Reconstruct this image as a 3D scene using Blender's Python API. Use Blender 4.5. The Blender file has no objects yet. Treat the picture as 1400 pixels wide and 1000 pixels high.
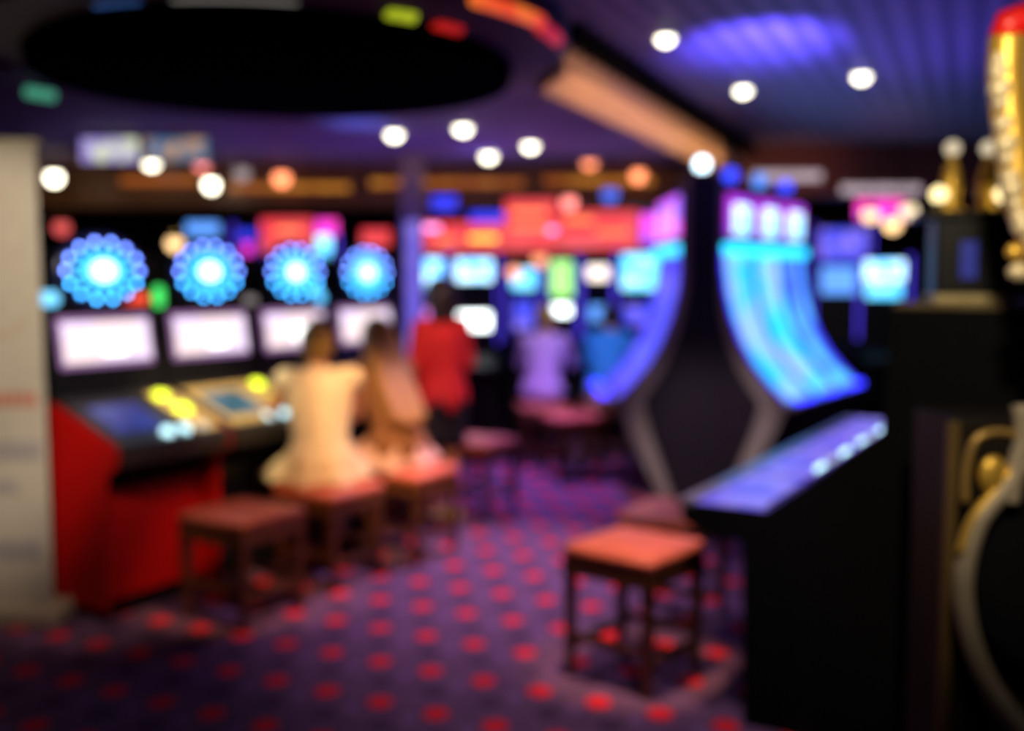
import bpy, bmesh, math, random
from mathutils import Vector, Matrix
from math import sin, cos, pi, radians as R
random.seed(7)
S = bpy.context.scene
COL = S.collection

# ------------------------------------------------------------------ camera
H = 1.63
cd = bpy.data.cameras.new('camera'); cam = bpy.data.objects.new('camera', cd); COL.objects.link(cam)
cam.location = (0, 0, H); TH = math.atan(120/1400)
cam.rotation_euler = (pi/2 - TH, 0, 0)
cd.sensor_width = 36; cd.lens = 36
cd.dof.use_dof = True; cd.dof.focus_distance = 1.15; cd.dof.aperture_fstop = 1.42
cd.dof.aperture_blades = 0
S.camera = cam
# ------------------------------------------------------------------ world, exposure
w = bpy.data.worlds.new('world'); S.world = w; w.use_nodes = True
w.node_tree.nodes['Background'].inputs[0].default_value = (.30, .22, .42, 1)
w.node_tree.nodes['Background'].inputs[1].default_value = .05
S.view_settings.view_transform = 'Standard'; S.view_settings.look = 'None'
S.view_settings.gamma = 1; S.view_settings.use_curve_mapping = False
S.view_settings.exposure = 0.0
S.cycles.use_denoising = True
S.cycles.use_adaptive_sampling = False
S.cycles.sample_clamp_indirect = 4
S.cycles.max_bounces = 5; S.cycles.diffuse_bounces = 3; S.cycles.glossy_bounces = 3
# ------------------------------------------------------------------ room lights (ceiling spots, washes and added unseen fills)
def lamp(name, kind, loc, energy, color, size=.1, aim=None, angle=70, blend=.6):
    l = bpy.data.lights.new(name, kind); l.energy = energy; l.color = color
    if kind == 'AREA': l.size = size
    else: l.shadow_soft_size = size
    if kind == 'SPOT': l.spot_size = R(angle); l.spot_blend = blend
    o = bpy.data.objects.new(name, l); COL.objects.link(o); o.location = loc
    if aim is not None:
        o.rotation_euler = (Vector(aim) - Vector(loc)).to_track_quat('-Z', 'Y').to_euler()
    return o
WARM = (1, .62, .30); PUR = (.62, .36, 1.0); BLUE = (.10, .08, 1.0)
lamp('women_fill_spot', 'SPOT', (-.35, 4.0, 2.46), 430, (1, .58, .27), .05, (-.78, 5.75, .75), 28, .8)  # unseen spot set camera-side so the women's backs are lit
lamp('spot_over_standing', 'SPOT', (.0, 4.9, 2.45), 150, (1, .60, .5), .05, (-.46, 6.66, 1.1), 28, .8)
lamp('spot_over_carpet', 'SPOT', (.25, 6.4, 2.6), 330, (1, .62, 1), .08, (-.05, 5.6, 0), 62, 1)
lamp('spot_near_carpet', 'SPOT', (.7, 3.2, 2.6), 80, (1, .72, .9), .08, (.3, 4.0, 0), 56, 1)
lamp('spot_over_front_stool', 'SPOT', (.35, 3.7, 2.75), 230, (1, .55, .33), .05, (.5, 4.15, .2), 22)
lamp('spot_far_aisle', 'SPOT', (.1, 8.2, 2.6), 330, (.55, .25, 1), .1, (.1, 7.9, 0), 70, 1)
lamp('spot_left_stool', 'SPOT', (-.7, 4.0, 2.4), 140, (1, .5, .22), .06, (-1.2, 4.95, .5), 30)
lamp('blue_ceiling_wash', 'SPOT', (1.25, 4.75, 2.0), 1000, (.12, .09, 1), .1, (1.34, 5.65, 2.9), 46, 1)
lamp('blue_ceiling_fill', 'AREA', (2.3, 6.0, 1.9), 14, (.13, .09, 1), 1.2, (2.3, 6.0, 3))
lamp('violet_ceiling_wash', 'AREA', (-.6, 8.2, 2.0), 8, (.25, .14, 1), 1.6, (-.6, 8.2, 3))
lamp('blue_uplight_near', 'SPOT', (-1.0, 7.1, 2.1), 34, (.12, .22, 1), .1, (-1.03, 7.0, 2.66), 60, 1)
lamp('blue_uplight_far', 'SPOT', (-.2, 8.5, 2.1), 26, (.2, .15, 1), .1, (-.25, 8.4, 2.66), 60, 1)
lamp('fill_far_players', 'SPOT', (.4, 7.6, 2.62), 160, (.8, .75, 1), .1, (.6, 9.1, 1), 40)  # added unseen spot brightening the two far players
lamp('fill_left_decks', 'SPOT', (-1.2, 4.3, 2.42), 230, (1, .8, .45), .05, (-1.6, 5.45, .95), 30)  # added unseen spot that brings up the brass decks
lamp('violet_ceiling_wash_left', 'AREA', (-2.4, 8.0, 2.0), 4, (.3, .18, 1), 1.6, (-2.4, 8.0, 3))
fx, fy = .12 + 2.18*.36 + .922*.42, 5.2 + 5.2*.36 - .387*.42
lamp('fascia_fill_strip', 'AREA', (fx, fy, 2.52), 9.5, (1, .56, .26), 4.0, (fx-.922, fy+.387, 2.64))  # added unseen area strip warming the tan fascia
fl_ = bpy.data.objects['fascia_fill_strip']; fl_.data.shape = 'RECTANGLE'; fl_.data.size_y = .05; fl_.data.spread = R(110)
lamp('warm_fill_cornice_right', 'SPOT', (2.6, 8.9, 2.3), 12, (1, .45, .25), .1, (2.6, 9.9, 2.6), 90, 1)  # added unseen spot giving the brown soffit a warm tone
lamp('warm_banner_wash', 'SPOT', (-1.5, 2.7, 2.3), 250, (1, .84, .64), .1, (-2.5, 4.7, 1.4), 50)
lamp('warm_gold_wash', 'SPOT', (.75, 1.5, 2.3), 85, (1, .84, .58), .05, (1.42, 2.7, 1.65), 66)
lamp('red_side_wash', 'SPOT', (-1.2, 3.5, 1.9), 40, (1, .7, .6), .1, (-1.95, 4.9, .4), 40)
lamp('hub_fill_spot', 'SPOT', (1.1, 5.6, 2.6), 330, (1, .82, .78), .1, (1.42, 7.4, .32), 27, .9)  # added unseen spot lifting the hub's grey edge bands
# ------------------------------------------------------------------ materials
def nt(name):
    m = bpy.data.materials.new(name); m.use_nodes = True
    return m, m.node_tree, m.node_tree.nodes['Principled BSDF']
def mat(name, col, rough=.5, metal=0, noise=.12, scale=14, bump=0, spec=.5, coat=0):
    m, t, b = nt(name)
    n = t.nodes.new('ShaderNodeTexNoise'); n.inputs['Scale'].default_value = scale; n.inputs['Detail'].default_value = 3
    tc = t.nodes.new('ShaderNodeTexCoord'); t.links.new(tc.outputs['Object'], n.inputs['Vector'])
    r = t.nodes.new('ShaderNodeValToRGB')
    r.color_ramp.elements[0].color = tuple(c*(1-noise) for c in col) + (1,)
    r.color_ramp.elements[1].color = tuple(min(1, c*(1+noise)) for c in col) + (1,)
    r.color_ramp.elements[0].position = .3; r.color_ramp.elements[1].position = .7
    t.links.new(n.outputs['Fac'], r.inputs['Fac']); t.links.new(r.outputs['Color'], b.inputs['Base Color'])
    b.inputs['Roughness'].default_value = rough; b.inputs['Metallic'].default_value = metal
    b.inputs['Specular IOR Level'].default_value = spec; b.inputs['Coat Weight'].default_value = coat
    if bump:
        bp = t.nodes.new('ShaderNodeBump'); bp.inputs['Strength'].default_value = bump
        t.links.new(n.outputs['Fac'], bp.inputs['Height']); t.links.new(bp.outputs['Normal'], b.inputs['Normal'])
    return m
def glow(name, col, s, col2=None, scale=6.0, base=(.02, .02, .02)):
    """a lit surface; with col2 the lit picture varies between two colours"""
    m, t, b = nt(name)
    b.inputs['Base Color'].default_value = base + (1,)
    b.inputs['Roughness'].default_value = .35
    b.inputs['Emission Strength'].default_value = s
    n = t.nodes.new('ShaderNodeTexNoise'); n.inputs['Scale'].default_value = scale; n.inputs['Detail'].default_value = 1
    tc = t.nodes.new('ShaderNodeTexCoord'); t.links.new(tc.outputs['Object'], n.inputs['Vector'])
    r = t.nodes.new('ShaderNodeValToRGB')
    c2 = col2 or tuple(c*.85 for c in col)
    r.color_ramp.elements[0].color = col + (1,); r.color_ramp.elements[1].color = c2 + (1,)
    r.color_ramp.elements[0].position = .42; r.color_ramp.elements[1].position = .6
    t.links.new(n.outputs['Fac'], r.inputs['Fac']); t.links.new(r.outputs['Color'], b.inputs['Emission Color'])
    return m
M = {}
M['black'] = mat('black_lacquer', (.006, .006, .007), .4, spec=.25)
M['black_matte'] = mat('black_laminate', (.004, .004, .005), .8, spec=.1)
M['brown_black'] = mat('brown_black_panel', (.012, .009, .006), .55, spec=.2)
M['red'] = mat('red_lacquer', (.42, .004, .003), .5, noise=.08, spec=.2)
M['deck_dark'] = mat('deck_dark_metal', (.035, .033, .03), .4, .4)
M['gold_deck'] = mat('brass_deck_plate', (.62, .42, .14), .6, .1)
M['gold'] = mat('gold_paint', (.75, .46, .07), .4, .6)
M['pale_gold'] = mat('pale_gold_paint', (.75, .62, .38), .45, .3)
M['ring'] = mat('champagne_rim', (.36, .30, .22), .5, .2)
M['brass'] = mat('brass', (.62, .47, .14), .25, .9)
M['steel'] = mat('brushed_steel', (.45, .45, .47), .35, .8)
M['grey_trim'] = mat('warm_grey_trim', (.22, .18, .175), .6)
M['endcap'] = mat('dark_violet_panel', (.010, .006, .014), .6, spec=.2)
M['wood'] = mat('dark_stained_wood', (.115, .04, .012), .45, noise=.3, scale=30)
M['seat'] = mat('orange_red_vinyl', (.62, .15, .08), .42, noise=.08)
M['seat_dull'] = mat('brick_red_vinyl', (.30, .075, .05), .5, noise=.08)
M['stud'] = M['brass']
M['skin'] = mat('skin', (.60, .27, .13), .55, noise=.05)
M['hair_blond'] = mat('blond_hair', (.26, .15, .03), .55, noise=.3, scale=40, bump=.3)
M['hair_gold'] = mat('golden_brown_hair', (.30, .14, .02), .55, noise=.3, scale=40, bump=.3)
M['hair_dark'] = mat('dark_hair', (.015, .008, .005), .5, noise=.3, scale=40, bump=.3)
M['cream'] = mat('cream_cotton', (.74, .60, .40), .85, noise=.06, bump=.2)
M['peach'] = mat('peach_knit', (.62, .30, .14), .85, noise=.1, bump=.2)
M['brown_top'] = mat('brown_knit', (.24, .10, .035), .85, noise=.15, bump=.2)
M['pink_skirt'] = mat('pale_pink_cotton', (.72, .45, .36), .85, noise=.05, bump=.2)
M['red_cloth'] = mat('red_jersey', (.60, .012, .010), .8, noise=.08)
M['black_cloth'] = mat('black_cloth', (.008, .008, .012), .85)
M['blue_cloth'] = mat('bright_blue_cotton', (.03, .30, 1), .8)
M['violet_cloth'] = mat('lilac_cotton', (.50, .28, .70), .8)
M['shoe'] = mat('cream_leather', (.50, .38, .20), .5)
M['eye'] = mat('eye_dark', (.02, .015, .012), .2)
M['white_print'] = mat('banner_print', (.40, .36, .30), .7, noise=.05)
M['print_grey'] = mat('banner_grey_print', (.27, .25, .25), .7)
M['print_red'] = mat('banner_red_print', (.40, .15, .10), .7)
M['print_ochre'] = mat('banner_ochre_print', (.40, .29, .17), .7)
M['ivory'] = mat('ivory_plastic', (.42, .38, .26), .5)
M['wall'] = mat('dark_wall', (.030, .018, .03), .8)
M['low_ceiling'] = mat('plum_ceiling', (.16, .10, .17), .75, noise=.25, scale=2.5)
M['fascia'] = mat('tan_ribbed_fascia', (.50, .33, .18), .6)
M['cornice'] = mat('amber_cornice', (.13, .06, .02), .5, noise=.25, scale=1.5)
M['disc'] = mat('black_disc', (.002, .0008, .004), 1, spec=0)
M['ringm'] = mat('plum_ring', (.04, .02, .05), .7)
M['blue_glossy'] = mat('navy_plastic', (.01, .015, .08), .3)

# ribbed blue ceiling
m, t, b = nt('ribbed_metal_ceiling')
tc = t.nodes.new('ShaderNodeTexCoord'); mp = t.nodes.new('ShaderNodeMapping'); mp.inputs['Rotation'].default_value = (0, 0, R(24))
wv = t.nodes.new('ShaderNodeTexWave'); wv.inputs['Scale'].default_value = 2.2; wv.inputs['Distortion'].default_value = 0
t.links.new(tc.outputs['Object'], mp.inputs['Vector']); t.links.new(mp.outputs['Vector'], wv.inputs['Vector'])
r = t.nodes.new('ShaderNodeValToRGB'); r.color_ramp.elements[0].color = (.10, .085, .12, 1); r.color_ramp.elements[1].color = (.26, .22, .30, 1)
t.links.new(wv.outputs['Fac'], r.inputs['Fac']); t.links.new(r.outputs['Color'], b.inputs['Base Color'])
bp = t.nodes.new('ShaderNodeBump'); bp.inputs['Strength'].default_value = .4
t.links.new(wv.outputs['Fac'], bp.inputs['Height']); t.links.new(bp.outputs['Normal'], b.inputs['Normal'])
b.inputs['Roughness'].default_value = .6; M['rib_ceiling'] = m

# carpet: lattice of red dots on purple with dark ovals
m, t, b = nt('purple_dotted_carpet')
N, L = t.nodes.new, t.links.new
geo = N('ShaderNodeNewGeometry')
V1 = Vector((.0535, -.419, 0)); V2 = Vector((.2235, -.105, 0)); O0 = Vector((-.615, 4.659, 0))
det = V2.x*V1.y - V2.y*V1.x
ra = (V1.y/det, -V1.x/det, 0); rb = (-V2.y/det, V2.x/det, 0)
def vm(op, a, bb=None):
    n = N('ShaderNodeVectorMath'); n.operation = op
    for i, x in enumerate((a, bb)):
        if x is None: continue
        if isinstance(x, (tuple, Vector)): n.inputs[i].default_value = tuple(x)
        else: L(x, n.inputs[i])
    return n
def mt(op, a, bb=None, c=None, clamp=False):
    n = N('ShaderNodeMath'); n.operation = op; n.use_clamp = clamp
    for i, x in enumerate((a, bb, c)):
        if x is None: continue
        if isinstance(x, (int, float)): n.inputs[i].default_value = x
        else: L(x, n.inputs[i])
    return n.outputs[0]
wob = N('ShaderNodeTexNoise'); wob.inputs['Scale'].default_value = 40; L(geo.outputs['Position'], wob.inputs['Vector'])
rel = vm('SUBTRACT', geo.outputs['Position'], O0).outputs[0]
A = vm('DOT_PRODUCT', rel, ra).outputs['Value']; B = vm('DOT_PRODUCT', rel, rb).outputs['Value']
def spots(aoff, boff, rad, stretch):
    fa = mt('SUBTRACT', A, aoff); fa = mt('SUBTRACT', fa, mt('ROUND', fa))
    fb = mt('SUBTRACT', B, boff); fb = mt('SUBTRACT', fb, mt('ROUND', fb))
    ox = mt('ADD', mt('MULTIPLY', fa, V2.x), mt('MULTIPLY', fb, V1.x))
    oy = mt('ADD', mt('MULTIPLY', fa, V2.y), mt('MULTIPLY', fb, V1.y))
    d = mt('SQRT', mt('ADD', mt('POWER', mt('ABSOLUTE', ox), 2), mt('POWER', mt('ABSOLUTE', mt('MULTIPLY', oy, stretch)), 2)))
    return mt('MULTIPLY', mt('SUBTRACT', rad, d), 1/.012, clamp=True)
dots = spots(0, 0, .055, .9)
ovs = spots(0, .5, .055, .9)
ov2 = spots(.5, .25, .03, .5)
def mix(fac, c1, c2):
    n = N('ShaderNodeMix'); n.data_type = 'RGBA'; L(fac, n.inputs[0])
    for i, x in ((6, c1), (7, c2)):
        if isinstance(x, tuple): n.inputs[i].default_value = x
        else: L(x, n.inputs[i])
    return n.outputs[2]
big = N('ShaderNodeTexNoise'); big.inputs['Scale'].default_value = 9; L(geo.outputs['Position'], big.inputs['Vector'])
base = mix(big.outputs['Fac'], (.12, .06, .13, 1), (.20, .11, .20, 1))
base = mix(mt('MULTIPLY', ovs, .6), base, (.035, .018, .045, 1))
base = mix(mt('MULTIPLY', ov2, .5), base, (.30, .16, .40, 1))
base = mix(dots, base, (.95, .02, .03, 1))
L(base, b.inputs['Base Color']); b.inputs['Roughness'].default_value = .95; b.inputs['Specular IOR Level'].default_value = .1
bp = N('ShaderNodeBump'); bp.inputs['Strength'].default_value = .3; fine = N('ShaderNodeTexNoise'); fine.inputs['Scale'].default_value = 300
L(geo.outputs['Position'], fine.inputs['Vector']); L(fine.outputs['Fac'], bp.inputs['Height']); L(bp.outputs['Normal'], b.inputs['Normal'])
M['carpet'] = m

# ------------------------------------------------------------------ mesh helpers
class MB:
    def __init__(s): s.bm = bmesh.new()
    def _x(s, vs, mx):
        if mx is not None: bmesh.ops.transform(s.bm, matrix=mx, verts=vs)
    def box(s, lo, hi, mx=None, bev=0):
        r = bmesh.ops.create_cube(s.bm, size=1); vs = r['verts']
        for v in vs: v.co = Vector([lo[i] + (v.co[i]+.5)*(hi[i]-lo[i]) for i in range(3)])
        if bev:
            es = list({e for v in vs for e in v.link_edges})
            rr = bmesh.ops.bevel(s.bm, geom=es, offset=bev, segments=2, affect='EDGES', profile=.5)
            vs = list({v for f in rr['faces'] for v in f.verts} | {v for v in vs if v.is_valid})
        s._x(vs, mx); return s
    def cyl(s, p, q, r1, r2=None, n=16):
        p, q = Vector(p), Vector(q); r2 = r1 if r2 is None else r2
        d = q-p
        mx = Matrix.Translation((p+q)/2) @ d.to_track_quat('Z', 'Y').to_matrix().to_4x4()
        bmesh.ops.create_cone(s.bm, cap_ends=True, segments=n, radius1=r1, radius2=r2, depth=d.length, matrix=mx); return s
    def ball(s, c, r, sc=(1, 1, 1), n=16, rot=None):
        mx = Matrix.Translation(c) @ (rot or Matrix.Identity(4)) @ Matrix.Diagonal((sc[0]*r, sc[1]*r, sc[2]*r, 1))
        bmesh.ops.create_uvsphere(s.bm, u_segments=n, v_segments=max(6, n//2+2), radius=1, matrix=mx); return s
    def caps(s, p, q, r1, r2, n=14):
        s.cyl(p, q, r1, r2, n); s.ball(p, r1, n=n); s.ball(q, r2, n=n); return s
    def prism(s, prof, x0, x1):
        """profile of (y, z) points extruded along x"""
        a = [s.bm.verts.new((x0, y, z)) for y, z in prof]; c = [s.bm.verts.new((x1, y, z)) for y, z in prof]
        n = len(prof); s.bm.faces.new(a); s.bm.faces.new(c[::-1])
        for i in range(n): s.bm.faces.new((a[i], c[i], c[(i+1) % n], a[(i+1) % n]))
        return s
    def sheet(s, prof, x0, x1, th=.02):
        """open profile (y, z) thickened and extruded along x"""
        pts = [Vector((0, y, z)) for y, z in prof]; back = []
        for i, p in enumerate(pts):
            d = (pts[min(i+1, len(pts)-1)] - pts[max(i-1, 0)]).normalized()
            back.append(p + Vector((0, d.z, -d.y))*th)
        return s.prism([(p.y, p.z) for p in pts] + [(p.y, p.z) for p in back[::-1]], x0, x1)
    def lathe(s, prof, c=(0, 0, 0), n=20):
        rings = []
        for r, z in prof:
            rings.append([s.bm.verts.new((c[0]+r*cos(2*pi*i/n), c[1]+r*sin(2*pi*i/n), c[2]+z)) for i in range(n)])
        for a, bb in zip(rings, rings[1:]):
            for i in range(n): s.bm.faces.new((a[i], a[(i+1) % n], bb[(i+1) % n], bb[i]))
        s.bm.faces.new(rings[0][::-1]); s.bm.faces.new(rings[-1]); return s
    def tube(s, pts, r, n=10):
        rr = r if isinstance(r, (list, tuple)) else [r]*len(pts)
        P = [Vector(p) for p in pts]; rings = []
        up = Vector((.13, .97, .2)).normalized()
        for i, p in enumerate(P):
            d = (P[min(i+1, len(P)-1)] - P[max(i-1, 0)]).normalized()
            a = d.cross(up)
            if a.length < .01: a = d.cross(Vector((1, 0, 0)))
            a.normalize(); c = d.cross(a)
            rings.append([s.bm.verts.new(p + (a*cos(2*pi*k/n) + c*sin(2*pi*k/n))*rr[i]) for k in range(n)])
        for a, bb in zip(rings, rings[1:]):
            for i in range(n): s.bm.faces.new((a[i], a[(i+1) % n], bb[(i+1) % n], bb[i]))
        s.bm.faces.new(rings[0][::-1]); s.bm.faces.new(rings[-1]); return s
    def build(s, name, m, parent=None, smooth=False):
        bmesh.ops.recalc_face_normals(s.bm, faces=s.bm.faces)
        me = bpy.data.meshes.new(name); s.bm.to_mesh(me); s.bm.free()
        me.materials.append(M[m] if isinstance(m, str) else m)
        if smooth:
            for p in me.polygons: p.use_smooth = True
        o = bpy.data.objects.new(name, me); COL.objects.link(o)
        if parent is not None: o.parent = parent
        return o
def tag(o, label=None, cat=None, group=None, kind=None):
    if label: o['label'] = label
    if cat: o['category'] = cat
    if group: o['group'] = group
    if kind: o['kind'] = kind
    return o
def empty(name, loc, rz=0, label=None, cat=None, group=None):
    o = bpy.data.objects.new(name, None); COL.objects.link(o); o.location = loc; o.rotation_euler = (0, 0, rz)
    o.empty_display_size = .1
    return tag(o, label, cat, group)
KIDS = {}
def copy_tree(o, parent=None):
    c = o.copy(); COL.objects.link(c)
    if parent is not None: c.parent = parent
    for ch in [x for x in bpy.data.objects if x.parent == o]: copy_tree(ch, c)
    return c

# ------------------------------------------------------------------ setting
def struct(o): return tag(o, kind='structure')
struct(MB().box((-6, -2, -.1), (7, 15, 0)).build('floor', 'carpet'))
struct(MB().box((-6, 14.2, 0), (7, 14.4, 3.2)).build('wall_back', 'wall'))
struct(MB().box((-6.2, -2, 0), (-6, 14.4, 3.2)).build('wall_left', 'wall'))
struct(MB().box((7, -2, 0), (7.2, 14.4, 3.2)).build('wall_right', 'wall'))
# raised ribbed ceiling on the right, lower plum ceiling on the left of the fascia line
F0 = Vector((.12, 5.2, 0)); F1 = Vector((2.3, 10.4, 0)); ZL = 2.66; ZH = 2.9
struct(MB().box((-6, -2, ZH), (7, 14.4, ZH+.1)).build('ceiling', 'rib_ceiling'))
def polyslab(name, pts, z0, z1, m):
    b = MB(); a = [b.bm.verts.new((x, y, z0)) for x, y in pts]; c = [b.bm.verts.new((x, y, z1)) for x, y in pts]
    n = len(pts); b.bm.faces.new(a); b.bm.faces.new(c)
    for i in range(n): b.bm.faces.new((a[i], a[(i+1) % n], c[(i+1) % n], c[i]))
    return b.build(name, m)
struct(polyslab('ceiling_lower', [(-6, 5.2), (.12, 5.2), (2.3, 10.4), (7, 10.4), (7, 14.2), (-6, 14.2)], ZL, ZH-.002, 'low_ceiling'))
# ribbed tan fascia standing along the edge of the lower ceiling
d = (F1-F0); fl = d.length; fr = math.atan2(d.y, d.x)
fas = MB()
fas.prism([(-.03, ZL-.10), (-.16, ZL-.02), (-.05, ZH-.005), (0, ZH-.005), (0, ZL-.10)], 0, fl)
fo = fas.build('trim_1', 'fascia'); fo.location = (F0.x, F0.y, 0); fo.rotation_euler = (0, 0, fr); struct(fo)
for k in range(30):
    x = .1 + k*(fl-.2)/30
    MBk = MB().box((x, -.22, ZH-.10), (x+.05, -.06, ZH-.006)).build('rib', 'black_matte', fo)
# amber cornice beams in the far ceiling
struct(MB().box((-5.8, 9.55, 2.28), (1.9, 9.85, 2.655)).build('trim_2', 'cornice'))
struct(MB().box((1.95, 9.9, 2.42), (6.9, 10.25, 2.898)).build('trim_3', mat('brown_soffit', (.16, .06, .04), .6)))
M['g_amber'] = glow('amber_highlight_strip', (1, .36, .03), .55, (.7, .16, .02), 3); M['g_greyled'] = glow('greyish_led_panel', (.62, .48, .55), 1.0)
for k, (xa, xb, zz) in enumerate(((-3.6, -2.9, 2.52), (-2.6, -1.5, 2.46), (-1.3, .1, 2.50), (.3, 1.3, 2.52))):  # amber highlights on the cornice, made as added glowing strips
    bpy.data.objects['trim_2']; MB().box((xa, 9.525, zz-.03), (xb, 9.55, zz+.03), bev=.004).build('glow_strip', 'g_amber', bpy.data.objects['trim_2'])
for xa, xb, zz in ((2.3, 2.95, .06), (3.15, 3.9, -.07)):
    MB().box((xa, 9.88, 2.50+zz), (xb, 9.9, 2.58+zz), bev=.004).build('glow_strip', 'g_greyled', bpy.data.objects['trim_3'])
lamp('amber_cornice_wash', 'AREA', (-1.5, 8.9, 1.95), 1.6, (1, .5, .12), 2.0, (-1.5, 9.6, 2.4))
lamp('amber_cornice_wash_left', 'AREA', (-4, 8.9, 2.1), .9, (1, .5, .12), 1.4, (-4, 9.6, 2.4))

# ------------------------------------------------------------------ pixel ray used only to find where a lamp sits in its ceiling
def ray(px, py, z=None, Y=None):
    x = (px-700)/1400; y = -(py-500)/1400; c, s = cos(TH), sin(TH)
    d = Vector((x, c+y*s, -s+y*c)); t = (z-H)/d.z if z is not None else Y/d.y
    return Vector((0, 0, H)) + d*t

# ------------------------------------------------------------------ round hanging canopy
cn = empty('round_canopy', (-1.03, 4.62, 2.49), 0, 'huge round black canopy disc hanging under the ceiling', 'canopy')
b = MB(); b.lathe([(1.02, 0), (1.03, .03), (1.03, .14)], n=72).build('canopy_disc', 'disc', cn)
b = MB(); ring = [(1.03, .07), (1.22, .10), (1.28, .15), (1.28, .24), (1.03, .24)]
n = 72; rings = [[b.bm.verts.new((r*cos(2*pi*i/n), r*sin(2*pi*i/n), z)) for i in range(n)] for r, z in ring]
for a, c in zip(rings, rings[1:]+rings[:1]):
    for i in range(n): b.bm.faces.new((a[i], a[(i+1) % n], c[(i+1) % n], c[i]))
b.build('canopy_ring', 'ringm', cn)
for k in range(4):
    a = pi/4 + k*pi/2; MB().cyl((.9*cos(a), .9*sin(a), .14), (.9*cos(a), .9*sin(a), .395), .02).build('hanging_rod', 'steel', cn)
# glowing strips round the canopy rim: orange-red LED, other colours stand in for reflections
def rimglow(a0, a1, rad, m, r=.03, z=.10):
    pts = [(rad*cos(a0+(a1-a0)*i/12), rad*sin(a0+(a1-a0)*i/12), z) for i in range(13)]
    MB().tube(pts, r, 8).build('rim_glow', m, cn, True)
M['g_orange'] = glow('orange_neon', (1, .22, .03), .9, (.9, .05, .02)); M['g_redl'] = glow('red_rim_glow', (.9, .02, .01), .55)
M['g_green'] = glow('green_rim_reflection', (.15, .8, .5), .45); M['g_ygreen'] = glow('yellow_green_rim_reflection', (.55, .65, .02), .8)
M['g_cyanl'] = glow('blue_rim_reflection', (.08, .25, .8), .35); M['g_greyl'] = glow('grey_white_rim_reflection', (.6, .55, .5), .35)
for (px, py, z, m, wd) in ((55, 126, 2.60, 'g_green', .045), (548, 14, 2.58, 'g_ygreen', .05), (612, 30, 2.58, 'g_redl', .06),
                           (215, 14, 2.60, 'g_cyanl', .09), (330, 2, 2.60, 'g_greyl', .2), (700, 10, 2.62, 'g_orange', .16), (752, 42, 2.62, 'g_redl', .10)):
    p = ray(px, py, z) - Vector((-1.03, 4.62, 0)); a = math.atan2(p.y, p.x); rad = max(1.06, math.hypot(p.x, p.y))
    rimglow(a-wd, a+wd, rad, m, .028, z-2.5)

# ------------------------------------------------------------------ ceiling downlights
M['g_white'] = glow('warm_white_bulb', (1, .92, .70), 9); M['g_pink'] = glow('pink_bulb', (1, .25, .22), 3.0)
M['g_orb'] = glow('orange_bulb', (1, .28, .12), 3.6); M['g_dim'] = glow('dim_bulb', (.5, .40, .42), .9); M['g_ice'] = glow('ice_white_bulb', (.65, .85, 1), 6)
M['g_wht2'] = glow('cream_bulb', (1, .8, .5), 2.2)
def downlight(px, py, z, m, rad, label, cat='ceiling light'):
    p = ray(px, py, z)
    e = empty('downlight', (p.x, p.y, z), 0, label, cat, 'ceiling downlights')
    bb = MB(); n = 24; pr = [(rad+.004, -.001), (rad+.004, -.012), (rad+.03, -.012), (rad+.035, -.001)]
    rg = [[bb.bm.verts.new((r*cos(2*pi*i/n), r*sin(2*pi*i/n), q)) for i in range(n)] for r, q in pr]
    for a, c in zip(rg, rg[1:]+rg[:1]):
        for i in range(n): bb.bm.faces.new((a[i], a[(i+1) % n], c[(i+1) % n], c[i]))
    bb.build('trim_ring', 'steel', e)
    MB().lathe([(rad*.35, -rad*.95), (rad*.75, -rad*.72), (rad*.95, -rad*.35), (rad, -.001)], n=20).build('lamp_lens', m, e)
for px, py, z, m, r_, lab in (
    (910, 50, ZH, 'g_white', .045, 'white downlight in the ribbed blue ceiling, leftmost one left of the blue glow'),
    (1016, 121, ZH, 'g_white', .05, 'white downlight in the ribbed ceiling below the bright blue patch'),
    (1178, 102, ZH, 'g_white', .05, 'white downlight in the ribbed blue ceiling, rightmost of all'),
    (539, 181, ZL, 'g_white', .055, 'white downlight by the far edge of the black canopy, left of the middle four'),
    (633, 173, ZL, 'g_white', .055, 'white downlight above the row, highest of the four in the middle of the plum ceiling'),
    (668, 211, ZL, 'g_white', .06, 'white downlight lowest of the four in the middle of the plum ceiling'),
    (725, 197, ZL, 'g_white', .055, 'white downlight right of the four in the middle of the plum ceiling'),
    (806, 221, ZL, 'g_orb', .065, 'orange downlight under the tan fascia, nearer and higher of the two'),
    
    (207, 222, ZL, 'g_white', .06, 'white downlight over the left bank beside the coloured ceiling screens'),
    (276, 225, ZL, 'g_pink', .06, 'pink downlight between two white ones over the left bank')):
    downlight(px, py, z, m, r_, lab)
# bulbs hanging or bracketed lower than the ceiling: pendant lamps on thin rods
def pendant(px, py, Y, m, rad, label, top=ZL, group='small pendant bulbs'):
    p = ray(px, py, Y=Y)
    if Y < 10.4 and p.x > F0.x + (Y-5.2)*.419: top = ZH
    e = empty('pendant_lamp', (p.x, p.y, top), 0, label, 'pendant lamp', group)
    dz = p.z - top
    MB().cyl((0, 0, 0), (0, 0, dz+rad), .004, n=6).build('cord', 'black', e)
    MB().lathe([(rad*.9, dz+rad*.55), (rad*.5, dz+rad*1.2), (.01, dz+rad*1.6)], n=14).build('cap', 'brass', e)
    MB().ball((0, 0, dz), rad, n=14).build('bulb', m, e, True)
M['g_sblue0'] = glow('soft_blue_bulb', (.06, .14, .8), 1.6); M['g_mag0'] = glow('dull_magenta_bulb', (.5, .05, .18), 1.0); M['g_warm'] = glow('amber_bulb', (1, .62, .28), 3.2); M['g_redb'] = glow('red_bulb', (.8, .10, .10), 1.4); M['g_peach'] = glow('peach_bulb', (1, .35, .16), 2.2)
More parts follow.
